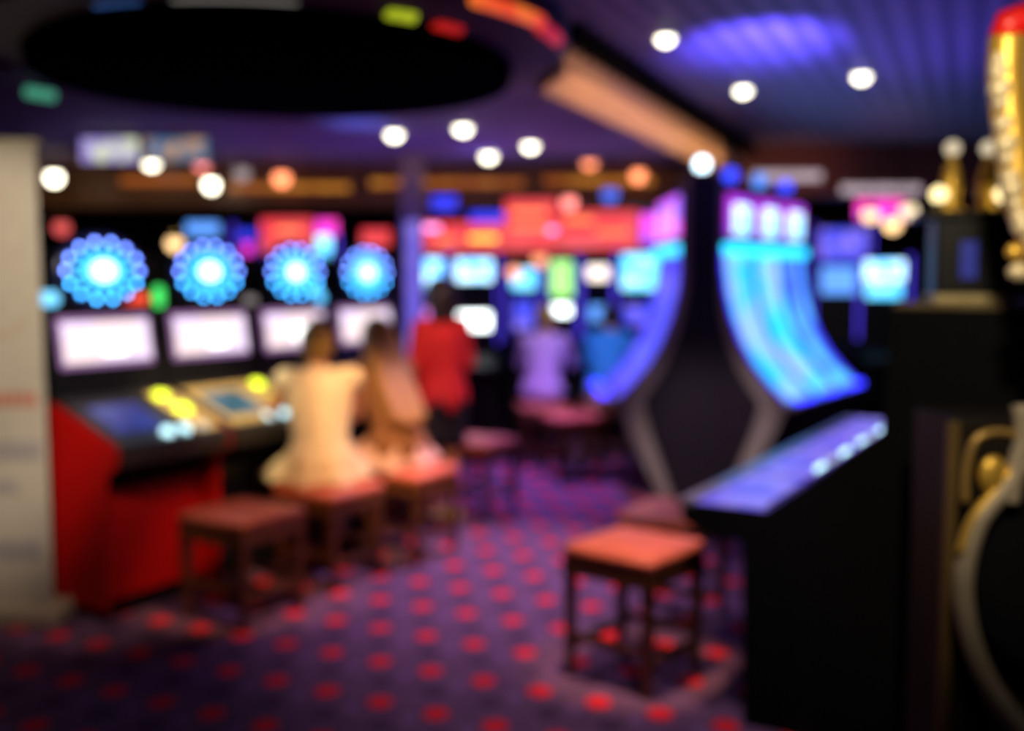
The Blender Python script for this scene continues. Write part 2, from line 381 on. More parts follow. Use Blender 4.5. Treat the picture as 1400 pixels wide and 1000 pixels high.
for a in ((703, 371, 9.3, 'g_peach', .065, 'orange bulb hanging low before the far machines, the lower left one'),
          (738, 356, 9.2, 'g_peach', .065, 'orange bulb hanging low before the far machines, the upper right one'),
          (834, 266, 9.2, 'g_sblue0', .07, 'blue bulb above the right red neon panel near the hub'),
          (725, 150, 7.5, 'g_mag0', .06, 'magenta bulb near the left end of the tan fascia'),
          (873, 240, 9.4, 'g_orb', .065, 'orange bulb hanging under the far end of the tan fascia'),
          (331, 237, 9.2, 'g_dim', .065, 'dim grey-violet bulb between the pink downlight and the orange-red bulb'),
          (74, 243, 9.0, 'g_white', .06, 'white bulb hanging at far left just right of the banner top'),
          (289, 253, 9.2, 'g_white', .06, 'white bulb hanging below the pink downlight over the left bank'),
          (385, 244, 9.3, 'g_orb', .07, 'orange-red bulb hanging left of the middle, before the amber cornice'),
          (239, 333, 9.0, 'g_warm', .065, 'amber bulb hanging low between the first two glowing wheels'),
          (84, 311, 9.4, 'g_redb', .07, 'dull red bulb hanging low above the first glowing wheel'),
          (778, 277, 9.0, 'g_pink', .065, 'pink bulb hanging over the red neon canopy'),
          (70, 192, 8.6, 'g_wht2', .06, 'dim cream bulb high at far left above the white one'),
          (1190, 294, 9.3, 'g_warm', .065, 'amber bulb before the magenta sign at right'),
          (1220, 307, 9.3, 'g_warm', .07, 'amber bulb right of and below the magenta sign'),
          (1242, 288, 9.3, 'g_wht2', .07, 'cream bulb rightmost beside the magenta sign')):
    pendant(*a)
# small lights in the far part of the canopy rim area
pendant(767, 65, 5.6, 'g_wht2', .035, 'small cream bulb beside the right rim of the black canopy', group='canopy side bulbs')
pendant(720, 30, 5.6, 'g_wht2', .035, 'small cream bulb above the right rim of the black canopy, the upper one', group='canopy side bulbs')

# ------------------------------------------------------------------ roll-up banner at far left
bn = empty('banner_stand', (-2.62, 4.74, 0), 0, 'tall pale roll-up banner stand at the left edge of the picture', 'banner stand')
MB().box((-.45, -.10, 0), (.50, .12, .09), bev=.02).build('base', 'ivory', bn)
MB().box((-.44, 0, .09), (.445, .006, 2.24)).build('banner_sheet', 'white_print', bn)
MB().box((-.46, -.012, 2.23), (.46, .02, 2.26)).build('top_rail', 'ivory', bn)
MB().cyl((0, .05, .09), (0, .02, 2.24), .012).build('support_pole', 'steel', bn)
g = MB()
for i in range(7): g.box((.10+.045*i, -.003, 1.03), (.135+.045*i, -.0005, 1.10))
g.build('printed_line', 'print_red', bn)
MB().box((-.40, -.003, .78), (.42, -.0005, .87)).build('printed_band', 'print_grey', bn)
MB().box((-.40, -.003, .62), (.30, -.0005, .68)).build('printed_band', 'print_grey', bn)
MB().box((-.40, -.003, .30), (.40, -.0005, .40)).build('printed_band', 'print_grey', bn)
MB().tube([(.0, -.002, 1.35), (.12, -.002, 1.33), (.2, -.002, 1.38), (.3, -.002, 1.36), (.38, -.002, 1.44)], .006, 6).build('printed_swash', 'print_ochre', bn)
g = MB(); g.tube([(.05, -.002, 1.86), (.16, -.002, 1.90), (.24, -.002, 1.99), (.30, -.002, 2.02)], .006, 6).build('printed_swash', 'print_ochre', bn)

# ------------------------------------------------------------------ left bank: slot machines with glowing wheels
M['g_petal'] = glow('blue_petal_bulb', (.14, .26, 1), 13, (.20, .24, 1)); M['g_petal2'] = glow('cyan_petal_bulb', (.05, .40, 1), 13)
M['g_core'] = glow('white_core_lamp', (.75, .92, 1), 3); M['g_halo'] = glow('cyan_halo', (.05, .55, 1), 2.2)
M['g_reel'] = glow('lit_reel_screen', (.95, .78, 1), 1.3, (1, .80, .78), 6); M['g_reeledge'] = glow('violet_screen_edge', (.75, .35, .85), .5)
M['g_reelhot'] = glow('white_reel_window', (1, 1, .92), 3.4)
M['g_btny'] = glow('yellow_button', (.85, 1, .02), 3.2); M['g_btnw'] = glow('cyan_white_button', (.55, .92, 1), 2.6)
M['g_bluep'] = glow('dim_blue_display', (.01, .02, .28), .7, (.02, .05, .40), 8); M['g_teal'] = glow('teal_display', (.01, .12, .14), .8, (.03, .18, .30), 8)
M['g_btng'] = glow('grey_white_button', (.6, .7, .75), .9)
DIR = Vector((.515, .857, 0)); RZ = math.atan2(.857, .515)
def wheel_slot(i, label):
    P = Vector((-2.07, 5.2, 0)) + DIR*.69*i
    e = empty('slot_machine', P, RZ, label, 'slot machine', 'slot machines with glowing blue wheels')
    # local: x along the row, -y towards the player
    side = [(.45, .06), (-.40, .06), (-.42, .70), (-.50, .76), (-.50, .85), (-.04, 1.03), (.45, 1.03)]
    for s in (-1, 1): MB().prism(side, s*.335-.008, s*.335+.008).build('side_panel', 'red', e)
    MB().box((-.32, -.34, 0), (.32, .43, .06)).build('plinth', 'black_matte', e)
    MB().box((-.31, -.33, .08), (.31, -.30, .62), bev=.006).build('belly_panel', 'red' if i == 0 else 'black', e)
    MB().prism([(.45, .06), (-.30, .06), (-.30, .64), (-.40, .70), (-.45, .74), (-.45, .80), (0, 1.0), (.45, 1.0)], -.325, .325).build('body', 'black_matte', e)
    MB().prism([(-.05, 1.035), (-.03, 1.14), (.02, 1.50), (.02, 1.72), (.05, 1.76), (.42, 1.76), (.45, 1.74), (.45, 1.03)], -.33, .33).build('cabinet_top', 'black', e)
    # deck
    dk = MB().prism([(-.52, .76), (-.53, .84), (-.51, .86), (-.06, 1.05), (-.04, 1.03), (-.44, .80)], -.326, .326).build('button_deck', 'deck_dark', e)
    sl = math.atan2(.19, .45)
    def ondeck(x, s): return (x, -.51+s*cos(sl), .862+s*sin(sl))   # s: distance up the deck
    def plate(nm, x0, x1, s0, s1, h, m):
        a = ondeck(x0, s0); c = ondeck(x1, s1)
        mx = Matrix.Translation(a) @ Matrix.Rotation(sl, 4, 'X')
        return MB().box((0, 0, -.002), (x1-x0, s1-s0, h), mx, bev=.002).build(nm, m, dk)
    plate('lit_deck_panel', -.26, .02, .10, .36, .006, 'g_bluep' if i in (0, 3) else 'g_teal')
    plate('gold_plate', .03 if i == 0 else -.30, .31, .02, .44, .003, 'deck_dark' if i == 0 else 'gold_deck')
    if i == 0: plate('gold_plate', .15, .31, .02, .44, .004, 'gold_deck')
    def btn(x, s, r, m):
        c = Vector(ondeck(x, s)); nrm = Vector((0, -sin(sl), cos(sl)))
        MB().cyl(c-nrm*.002, c+nrm*.02, r, r*.85, 18).build('button', m, dk)
    btn(.21, .385, .044, 'g_btny'); btn(.225, .23, .048, 'g_btny')
    btn(-.02, .045, .030, 'g_btnw'); btn(.085, .045, .030, 'g_btnw'); btn(.20, .045, .026, 'g_btng')
    # reel screen
    t = math.atan2(.05, .36)
    mx = Matrix.Translation((0, -.028, 1.175)) @ Matrix.Rotation(-t, 4, 'X')
    sc = MB().box((-.275, -.012, .01), (.275, .02, .265), mx, bev=.01).build('reel_screen', 'g_reeledge', e)
    MB().box((-.255, -.016, .035), (.255, -.011, .235), mx).build('lit_glass', 'g_reel', sc)
    MB().box((-.03, -.020, .07), (.10, -.015, .16), mx, bev=.002).build('reel_window', 'g_reelhot', sc)
    MB().box((-.31, -.03, 1.075), (.31, -.018, 1.135)).build('belly_strip', 'blue_glossy', e)
    # glowing wheel
    wc = (-.04, -.02, 1.665)
    wh = MB().lathe([(.245, 0), (.255, .012), (.255, .03), (.24, .04)], n=40)
    bmesh.ops.transform(wh.bm, matrix=Matrix.Translation(wc) @ Matrix.Diagonal((1, 1, .74, 1)) @ Matrix.Rotation(pi/2, 4, 'X'), verts=wh.bm.verts)
    wo = wh.build('wheel', 'blue_glossy', e)
    for k in range(14):
        a = 2*pi*k/14
        MB().ball((wc[0]+.215*cos(a), -.06, wc[2]+.145*sin(a)), .013, n=10).build('petal_bulb', 'g_petal' if sin(a) > -.2 else 'g_petal2', wo, True)
    for k in range(14):
        a = 2*pi*(k+.5)/14
        c = Vector((wc[0]+.085*cos(a), -.06, wc[2]+.06*sin(a))); q = Vector((wc[0]+.165*cos(a), -.06, wc[2]+.12*sin(a)))
        MB().caps(c, q, .016, .010, 8).build('petal_light', 'g_halo', wo, True)
    MB().ball((wc[0], -.06, wc[2]), .058, (1.25, .25, .85), 24).build('wheel_core', 'g_core', wo, True)
    def ind(x, z, m, nm, r=.022): MB().cyl((x, -.045, z), (x, .02, z), r, n=14).build(nm, m, e, True)
    if i == 0:
        ind(-.315, 1.53, gl0('cyan_indicator', (.15, .55, .85), 2.2), 'cyan_lamp', .035)
        MB().box((.10, -.035, 1.495), (.25, -.0, 1.545), bev=.006).build('red_lamp', gl0('red_indicator', (1, .07, .03), 1.5), e)
        MB().caps((.32, -.03, 1.50), (.32, -.03, 1.56), .028, .028).build('green_lamp', gl0('green_indicator', (.05, .75, .12), 1.6), e, True)
    if i == 1: ind(.31, 1.50, gl0('grey_indicator', (.5, .42, .42), .6), 'grey_lamp')
    if i == 2: MB().caps((.14, -.04, 1.58), (.20, -.04, 1.50), .03, .03).build('cyan_lamp', gl0('sky_indicator', (.10, .55, 1), 2.0), e, True)
    return e
def gl0(n, c, st): return M.setdefault(n, None) or M.__setitem__(n, glow(n, c, st)) or M[n]
LB = ['slot machine with glowing blue wheel nearest the banner, red side panel showing',
      'slot machine with glowing blue wheel, second from the banner, brass deck plate and teal display',
      'slot machine with glowing blue wheel, third from the banner, before the long-haired woman',
      'slot machine with glowing blue wheel farthest from the banner, by the lit pillar']
for i in range(4): wheel_slot(i, LB[i])

# ------------------------------------------------------------------ stools
def make_stool(seatm, label, hgt=.52):
    e = empty('stool', (0, 0, 0), 0, label, 'stool', 'square wooden stools')
    hs = .215
    MB().box((-hs, -hs, hgt-.055), (hs, hs, hgt), bev=.022).build('seat_pad', seatm, e, True)
    MB().box((-hs+.005, -hs+.005, hgt-.125), (hs-.005, hs-.005, hgt-.055), bev=.004).build('apron', 'wood', e)
    for sx in (-1, 1):
        for sy in (-1, 1):
            b = MB(); x, y = sx*(hs-.03), sy*(hs-.03)
            b.bm.verts.ensure_lookup_table()
            r = bmesh.ops.create_cone(b.bm, cap_ends=True, segments=4, radius1=.020, radius2=.030, depth=hgt-.06,
                matrix=Matrix.Translation((x, y, (hgt-.06)/2)) @ Matrix.Rotation(pi/4, 4, 'Z'))
            b.build('leg', 'wood', e)
    for s in (-1, 1):
        MB().box((-hs+.03, s*(hs-.03)-.011, .12), (hs-.03, s*(hs-.03)+.011, .155)).build('stretcher', 'wood', e)
        MB().box((s*(hs-.03)-.011, -hs+.03, .16), (s*(hs-.03)+.011, hs-.03, .195)).build('stretcher', 'wood', e)
    return e
s0 = make_stool('seat', 'square orange-red topped stool in front at right, standing alone on the carpet', .56)
s0.location = (.50, 4.10, 0); s0.rotation_euler = (0, 0, R(50))
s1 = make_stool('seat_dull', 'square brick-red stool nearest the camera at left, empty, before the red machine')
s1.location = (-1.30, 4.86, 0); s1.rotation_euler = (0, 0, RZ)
s1b = make_stool('seat', 'square stool the woman with pinned-up hair sits on'); s1b.location = (-.99, 5.46, 0); s1b.rotation_euler = (0, 0, RZ)
def more(src, x, y, rz, lab):
    c = copy_tree(src); c.location = (x, y, 0); c.rotation_euler = (0, 0, rz); c['label'] = lab; return c
more(s1b, -.60, 5.97, RZ, 'square stool the long-haired woman in the pale pink skirt sits on')
more(s1b, -.24, 7.02, RZ, 'square stool just behind and right of the standing red-topped person, empty')
more(s1b, .78, 4.86, R(59), 'square stool behind the front right one, half hidden by the black button counter')
more(s1b, .27, 9.0, R(10), 'far square red stool left under the lilac-shirted player')
more(s1b, .86, 9.25, R(5), 'far square red stool right under the blue-shirted player')
more(s1b, .50, 8.3, R(20), 'empty square stool in the far aisle left of the grey-edged hub')

# ------------------------------------------------------------------ people
def remesh(b, name, m, parent, vox=.011, smooth=3):
    me = bpy.data.meshes.new(name); b.bm.to_mesh(me); b.bm.free()
    o = bpy.data.objects.new(name, me); COL.objects.link(o)
    r = o.modifiers.new('r', 'REMESH'); r.mode = 'VOXEL'; r.voxel_size = vox; r.use_smooth_shade = True
    s = o.modifiers.new('s', 'SMOOTH'); s.iterations = smooth; s.factor = .5
    dg = bpy.context.evaluated_depsgraph_get()
    me2 = bpy.data.meshes.new_from_object(o.evaluated_get(dg)); o.modifiers.clear(); o.data = me2; me2.name = name
    me2.materials.clear(); me2.materials.append(M[m])
    for p in me2.polygons: p.use_smooth = True
    if parent is not None: o.parent = parent
    return o
def hand(b, wr, dr, pn):
    """wrist, direction, palm normal: palm, four unequal curled fingers, thumb from the side"""
    wr, dr, pn = Vector(wr), Vector(dr).normalized(), Vector(pn).normalized(); sd = dr.cross(pn).normalized()
    for k in range(-2, 3): b.caps(wr + sd*.008*k, wr + dr*.075 + sd*.0165*k, .012, .012, 8)
    for k, ln in enumerate((.066, .078, .072, .055)):
        p = wr + dr*.08 + sd*(k-1.5)*.021; q = p + dr*ln*.5 + pn*.008; r_ = q + dr*ln*.42 + pn*.022
        b.caps(p, q, .0088, .0082, 8); b.caps(q, r_, .0082, .007, 8)
    p = wr + dr*.02 - sd*.03; q = p + dr*.035 - sd*.022 + pn*.006; b.caps(p, q, .012, .010, 8); b.caps(q, q + dr*.03 + pn*.012, .010, .008, 8)
def head(b, c, fw, nk):
    c, fw = Vector(c), Vector(fw).normalized(); sd = fw.cross(Vector((0, 0, 1))).normalized(); up = sd.cross(fw)
    rot = Matrix((sd, fw, up)).transposed().to_4x4()
    b.ball(c + up*.02, .1, (.78, .96, 1.02), 20, rot); b.ball(c + fw*.03 - up*.055, .062, (.85, .95, 1.0), 16, rot)
    b.ball(c + fw*.075 - up*.095, .02, (1.1, .8, .8), 10, rot)
    b.caps(c + fw*.098 + up*.012, c + fw*.112 - up*.022, .008, .012, 8)
    b.caps(c + fw*.088 - up*.055 - sd*.018, c + fw*.088 - up*.055 + sd*.018, .009, .009, 8)
    for s in (-1, 1): b.ball(c + sd*.08*s - up*.005 - fw*.005, .026, (.35, .7, 1.1), 10, rot); b.ball(c + fw*.088 + up*.022 + sd*.03*s, .014, (1.4, .6, .7), 8, rot)
    b.caps(nk, c - up*.05 - fw*.01, .052, .048, 12)
    return sd, up
def person(loc, rz, label, seated, J, clothes, cat='person', group=None, scale=1.0):
    e = empty('person', loc, rz, label, cat, group); e.scale = (scale,)*3
    b = MB()
    # torso
    hip, wst, chs, nk, hd = [Vector(J[k]) for k in ('hip', 'waist', 'chest', 'neck', 'head')]
    b.ball(hip, .14, (1.18, .85, .85), 18); b.caps(hip, wst, .125, .11, 16); b.caps(wst, chs, .11, .125, 16)
    for s in (-1, 1): b.caps(wst + Vector((s*.045, 0, 0)), chs + Vector((s*.075, 0, .02)), .085, .092, 14); b.ball(hip + Vector((s*.08, 0, -.02)), .105, n=14)
    b.caps(chs + Vector((0, 0, .06)), nk, .09, .055, 12)
    sd, up = head(b, hd, J['look'], nk)
    for k, s in (('L', -1), ('R', 1)):
        sh, el, wr = Vector(J['sh'+k]), Vector(J['el'+k]), Vector(J['wr'+k])
        b.caps(chs + Vector((0, 0, .07)), sh, .065, .055, 12); b.caps(sh, el, .050, .038, 12); b.caps(el, wr, .038, .025, 12)
        hand(b, wr, J['hd'+k], J.get('pn'+k, (0, 0, -1)))
        hp, kn, an = Vector(J['hp'+k]), Vector(J['kn'+k]), Vector(J['an'+k]); tf = Vector(J['ft'])
        b.caps(hp, kn, .085, .055, 14); b.caps(kn, kn.lerp(an, .3), .053, .055, 12); b.caps(kn.lerp(an, .3), an, .055, .034, 12)
        b.caps(an - tf*.02 - Vector((0, 0, .035)), an + tf*.14 - Vector((0, 0, .05)), .032, .024, 10)
    body = remesh(b, 'body', 'skin', e, .0085, 2)
    for s in (-1, 1): MB().ball(hd + Vector(J['look']).normalized()*.098 + up*.018 + sd*.031*s, .011, n=10).build('eye', 'eye', e, True)
    clothes(e, J)
    return e
def V(*a): return Vector(a)
def shoes(e, J, m='shoe'):
    tf = Vector(J['ft'])
    for k in 'LR':
        an = Vector(J['an'+k]); b = MB()
        b.caps(an - tf*.03 - V(0, 0, .035), an + tf*.15 - V(0, 0, .045), .046, .038, 12); b.ball(an - tf*.01 - V(0, 0, .01), .047, (1, 1.1, .8), 12)
        b.caps(an - tf*.04 - V(0, 0, .062), an + tf*.16 - V(0, 0, .064), .022, .022, 8)
        remesh(b, 'shoe', m, e, .009)
def top(e, J, m, sleeve=1.0, flare=0, name='top', lower=.0):
    b = MB(); hip, wst, chs, nk = [Vector(J[k]) for k in ('hip', 'waist', 'chest', 'neck')]
    b.caps(hip + V(0, 0, .02-lower), wst, .150+flare, .128, 18); b.caps(wst, chs, .128, .142, 18)
    for s in (-1, 1): b.caps(wst + V(s*.05, 0, 0), chs + V(s*.085, 0, .02), .10, .106, 14); b.caps(hip + V(s*.06, 0, .02-lower), wst + V(s*.05, 0, 0), .13+flare, .10, 14)
    b.caps(chs + V(0, 0, .05), nk - V(0, 0, .02), .10, .066, 12)
    for k in 'LR':
        sh, el, wr = [Vector(J[q+k]) for q in ('sh', 'el', 'wr')]
        b.caps(chs + V(0, 0, .065), sh, .078, .067, 12)
        if sleeve > 0: b.caps(sh, sh.lerp(el, min(1, sleeve)), .064, .056, 12)
        if sleeve > 1: b.caps(el, el.lerp(wr, sleeve-1), .054, .042, 12)
    return remesh(b, name, m, e, .011)
def seatJ(lean=.06):
    return dict(hip=(0, 0, .61), waist=(0, .01, .77), chest=(0, .03+lean, .99), neck=(0, .05+lean, 1.13), head=(0, .09+lean, 1.255), look=(.05, 1, -.15),
        shL=(-.165, .03+lean, 1.07), shR=(.165, .03+lean, 1.07), elL=(-.23, .12+lean, .85), elR=(.22, .16+lean, .86), wrL=(-.12, .34+lean, .90), wrR=(.12, .36+lean, .93),
        hdL=(.15, 1, 0), hdR=(-.1, 1, .05), hpL=(-.085, .02, .60), hpR=(.085, .02, .60), knL=(-.12, .36, .56), knR=(.12, .36, .56),
        anL=(-.13, .24, .24), anR=(.13, .26, .24), ft=(0, 1, 0))
def seated_skirt(e, J, m, spread=.0):
    """gathered skirt: waist, over the hips, forward over the knees and a wavy hem lying on the seat"""
    b = MB(); n = 48; rings = []
    for z, rx, ry, cy, wv in ((.80, .115, .10, .01, 0), (.74, .145, .125, .01, .004), (.68, .18, .155, .02, .006), (.635, .215, .21, .06, .010), (.59, .245+spread/2, .27, .12, .014),
                              (.55, .265+spread, .31, .14, .020), (.53, .275+spread, .32, .14, .024), (.525, .24+spread, .29, .14, .015)):
        rings.append([b.bm.verts.new(((rx + wv*sin(9*a))*cos(a), cy + (ry + wv*sin(9*a+.6))*sin(a), z + wv*.5*sin(7*a))) for a in [2*pi*i/n for i in range(n)]])
    for a, c in zip(rings, rings[1:]):
        for i in range(n): b.bm.faces.new((a[i], a[(i+1) % n], c[(i+1) % n], c[i]))
    b.bm.faces.new(rings[0]); b.bm.faces.new(rings[-1][::-1])
    o = b.build('skirt', m, e, True)
    return o
def woman1(e, J):
    top(e, J, 'cream', .12, .0)
    seated_skirt(e, J, 'cream', .03); shoes(e, J)
    h = Vector(J['head']); b = MB()
    b.ball(h + V(0, -.018, .035), .113, (.84, .92, .95), 20); b.ball(h + V(0, -.06, .0), .085, (.95, .75, 1), 16); b.ball(h + V(0, -.075, .115), .052, n=14)
    b.caps(h + V(-.07, -.02, -.02), h + V(-.075, .0, -.06), .025, .012); b.caps(h + V(.07, -.02, -.02), h + V(.075, .0, -.06), .025, .012)
    remesh(b, 'hair', 'hair_blond', e, .009)
def longhair(e, J, m, zend, wd=.09):
    h = Vector(J['head']); b = MB(); nk = Vector(J['neck'])
    b.ball(h + V(0, -.016, .035), .114, (.85, .93, .97), 20)
    for s in (-1, -.6, -.2, .2, .6, 1):
        b.caps(h + V(s*.05, -.05, 0), nk + V(s*wd*.8, -.09, -.03), .066, .058, 12)
        b.caps(nk + V(s*wd*.8, -.09, -.03), V(s*wd*.85, -.135, zend + .04*abs(s)), .056, .036, 12)
    for s in (-1, 1): b.caps(h + V(s*.075, .0, .02), nk + V(s*.085, -.02, -.02), .028, .03, 10)
    remesh(b, 'hair', m, e, .009)
def woman2(e, J):
    top(e, J, 'brown_top', 1.0, .01); seated_skirt(e, J, 'pink_skirt', .05); shoes(e, J); longhair(e, J, 'hair_gold', .78, .10)
SEAT_RZ = math.atan2(.515, -.857) - pi/2
J1 = seatJ(.03); J1['shL'] = (-.18, .04, 1.08); J1['shR'] = (.18, .04, 1.08); J1['elL'] = (-.26, .12, .86)
person((-1.04, 5.52, 0), R(18), 'seated woman seen from behind, pinned-up blond hair, cream dress spread over the stool', True, J1, woman1)
J2 = seatJ(.15); J2['look'] = (.3, 1, -.2)
person((-.68, 6.0, 0), R(36), 'seated woman seen from behind, long golden hair, brown top and pale pink skirt', True, J2, woman2)
# standing person in red, legs together, arms forward and low
JS = dict(hip=(0, 0, .86), waist=(0, .0, 1.02), chest=(0, .01, 1.23), neck=(0, .01, 1.38), head=(0, .03, 1.50), look=(.1, 1, -.1),
    shL=(-.15, 0, 1.31), shR=(.15, 0, 1.31), elL=(-.20, .0, 1.07), elR=(.20, .0, 1.07), wrL=(-.15, .16, .90), wrR=(.14, .17, .90),
    hdL=(.05, .4, -1), hdR=(-.05, .4, -1), pnL=(0, 1, .2), pnR=(0, 1, .2), hpL=(-.085, 0, .84), hpR=(.085, 0, .84), knL=(-.09, .02, .47), knR=(.09, .04, .47),
    anL=(-.09, -.02, .09), anR=(.10, .02, .09), ft=(0, 1, 0))
def stander(e, J):
    top(e, J, 'red_cloth', 1.75, .0, lower=.03)
    b = MB(); b.ball(V(0, 0, .84), .16, (1.2, .9, .9), 18)
    for s in (-1, 1): b.caps(V(s*.08, 0, .83), V(s*.095, .01, .58), .11, .085, 14)
    b.caps(V(-.06, .01, .60), V(.06, .01, .60), .085, .085, 12)
    remesh(b, 'skirt', 'black_cloth', e, .011); shoes(e, J)
    h = Vector(J['head']); b = MB()
    b.ball(h + V(0, -.016, .035), .114, (.85, .93, .97), 20)
    for s in (-1, 0, 1): b.caps(h + V(s*.045, -.05, 0), h + V(s*.055, -.06, -.13), .062, .045, 12)
    remesh(b, 'hair', 'hair_dark', e, .009)
person((-.46, 6.66, 0), R(35), 'standing dark-haired person in a red top and short black skirt seen from behind', False, JS, stander)
def shirted(m, hair):
    def f(e, J):
        top(e, J, m, 1.4, .01)
        b = MB()
        for s in (-1, 1): b.caps(V(s*.085, .02, .60), V(s*.12, .36, .56), .10, .07, 12); b.caps(V(s*.12, .36, .56), V(s*.13, .25, .28), .066, .055, 12)
        b.ball(V(0, 0, .60), .15, (1.2, .95, .75), 16)
        remesh(b, 'trousers', 'black_cloth', e, .012); shoes(e, J, 'black_cloth')
        h = Vector(J['head']); b = MB(); b.ball(h + V(0, -.02, .04), .108, (.85, .90, .9), 18); b.ball(h + V(0, -.05, .0), .08, (.95, .7, .9), 14)
        remesh(b, 'hair', hair, e, .009)
    return f
person((.27, 9.0, 0), R(-15), 'far seated player in a lilac shirt seen from behind, light hair', True, seatJ(.05), shirted('violet_cloth', 'hair_blond'))
person((.86, 9.25, 0), R(-15), 'far seated player in a bright blue shirt leaning to the hub machines', True, seatJ(.10), shirted('blue_cloth', 'hair_dark'))

# ------------------------------------------------------------------ curved hub: two rows of curved-screen machines and a dark end cabinet
M['g_cbar'] = glow('cyan_light_bar', (.02, .60, 1), 2.6); M['g_cs1'] = glow('cyan_blue_curved_screen', (.05, .06, 1), 1.5, (.10, .6, 1), 2.6)
M['g_cs2'] = glow('pale_blue_curved_screen', (.25, .45, 1), 1.6, (.02, .50, 1), 3.4); M['g_cs3'] = glow('bright_cyan_curved_screen', (.02, .50, 1), 1.8, (.25, .40, 1), 3.4)
M['g_blue'] = glow('blue_edge_light', (.045, .02, 1), 1.6); M['g_violet'] = glow('violet_screen', (.09, .05, 1), 1.1, (.05, .04, 1), 3)
M['g_mag'] = glow('magenta_light', (.55, .04, .9), 1.2, (.12, .06, 1), 3); M['g_topw'] = glow('white_cyan_topper', (.55, .85, 1), 2.4, (.15, .6, 1), 7)
M['g_mag2'] = glow('magenta_violet_topper', (.95, .08, .9), 1.5, (.35, .12, 1), 4); M['g_mag3'] = glow('pink_topper_picture', (.95, .30, 1), 1.7, (.4, .25, 1), 5)
M['g_bbtn'] = glow('blue_button', (.03, .03, 1), 5)
M['g_salmon'] = glow('salmon_picture', (1, .35, .35), 1.2)
PROF = [(0, 2.30), (0, 1.84), (.015, 1.68), (.04, 1.52), (.09, 1.34), (.165, 1.16), (.265, 1.00), (.38, .87), (.50, .76)]
def hub_slot(P, rdir, ndir, wdt, scr, label, grp, tm='g_mag', tw='g_topw', ends=(1, 1)):
    """P near end of the machine at floor, rdir along the row away from camera; local +x = rdir, local -y = towards player"""
    rz = math.atan2(rdir[1], rdir[0]); e = empty('slot_machine', (P[0], P[1], 0), rz, label, 'slot machine', grp)
    # is the player side local -y ?
    lx = Vector((cos(rz), sin(rz))); ly = Vector((-sin(rz), cos(rz))); s = -1 if ly.dot(Vector(ndir)) < 0 else 1
    pts = [(s*o, z) for o, z in PROF]
    body = pts + [(s*.52, .70), (s*.16, .02), (-s*.12, .02), (-s*.12, 2.30)]
    MB().prism([(y-s*.012, z) for y, z in body], .004, wdt-.004).build('cabinet', 'black', e)
    fr = [(y, z) for y, z in pts[1:]]
    MB().sheet(fr, .03, wdt-.03, .012 if s > 0 else -.012).build('curved_screen', scr, e)
    for q_, x in enumerate((0.006, wdt-.026)):
        MB().sheet([(y+s*.006, z) for y, z in fr], x, x+.02, .02 if s > 0 else -.02).build('edge_light' if ends[q_] else 'edge_strip', 'g_blue' if ends[q_] else 'black', e)
    MB().box((.01, min(s*.0, s*.05), 1.80), (wdt-.01, max(s*.0, s*.05), 1.88), bev=.008).build('light_bar', 'g_cbar', e)
    tp = MB().box((.05, min(s*.004, s*.03), 1.94), (wdt-.05, max(s*.004, s*.03), 2.24), bev=.01).build('topper_screen', tm, e)
    MB().box((.14, min(s*.03, s*.045), 1.95), (wdt-.14, max(s*.03, s*.045), 2.17), bev=.006).build('topper_picture', tw, tp)
    dk = MB().box((.01, min(s*.42, s*.60), .70), (wdt-.01, max(s*.42, s*.60), .745), bev=.01).build('button_deck', 'steel', e)
    for k in range(3):
        x = wdt*(.25+.25*k); MB().cyl((x, s*.55, .745), (x, s*.55, .775), .036).build('button', 'g_bbtn', dk)
    return e
YH = 7.5
rA = Vector((.57, .82)).normalized(); nA = Vector((.82, -.57)).normalized()
PA = Vector((1.53, YH))
for i, (scr, lb) in enumerate((('g_cs2', 'nearest curved-screen machine on the right side of the dark hub, pale blue picture'),
                               ('g_cs3', 'middle curved-screen machine on the right side of the dark hub, bright cyan picture'),
                               ('g_cs1', 'farthest curved-screen machine on the right side of the dark hub'))):
    hub_slot(PA + rA*(.58*i), rA, nA, .56, scr, lb, 'curved machines on the right of the hub', ends=(i == 0, i == 2))
PROFA = list(PROF); PROF[:] = [(o*.9, z) for o, z in PROF]
for i, lb in enumerate(('nearest curved machine on the left side of the dark hub, violet screen edge-on', 'farther curved machine on the left side of the dark hub, violet screen edge-on')):
    hub_slot((1.24, YH + .58*i), (0, 1), (-1, 0), .56, 'g_violet', lb, 'curved machines on the left of the hub', tm='g_mag2', tw='g_mag3')
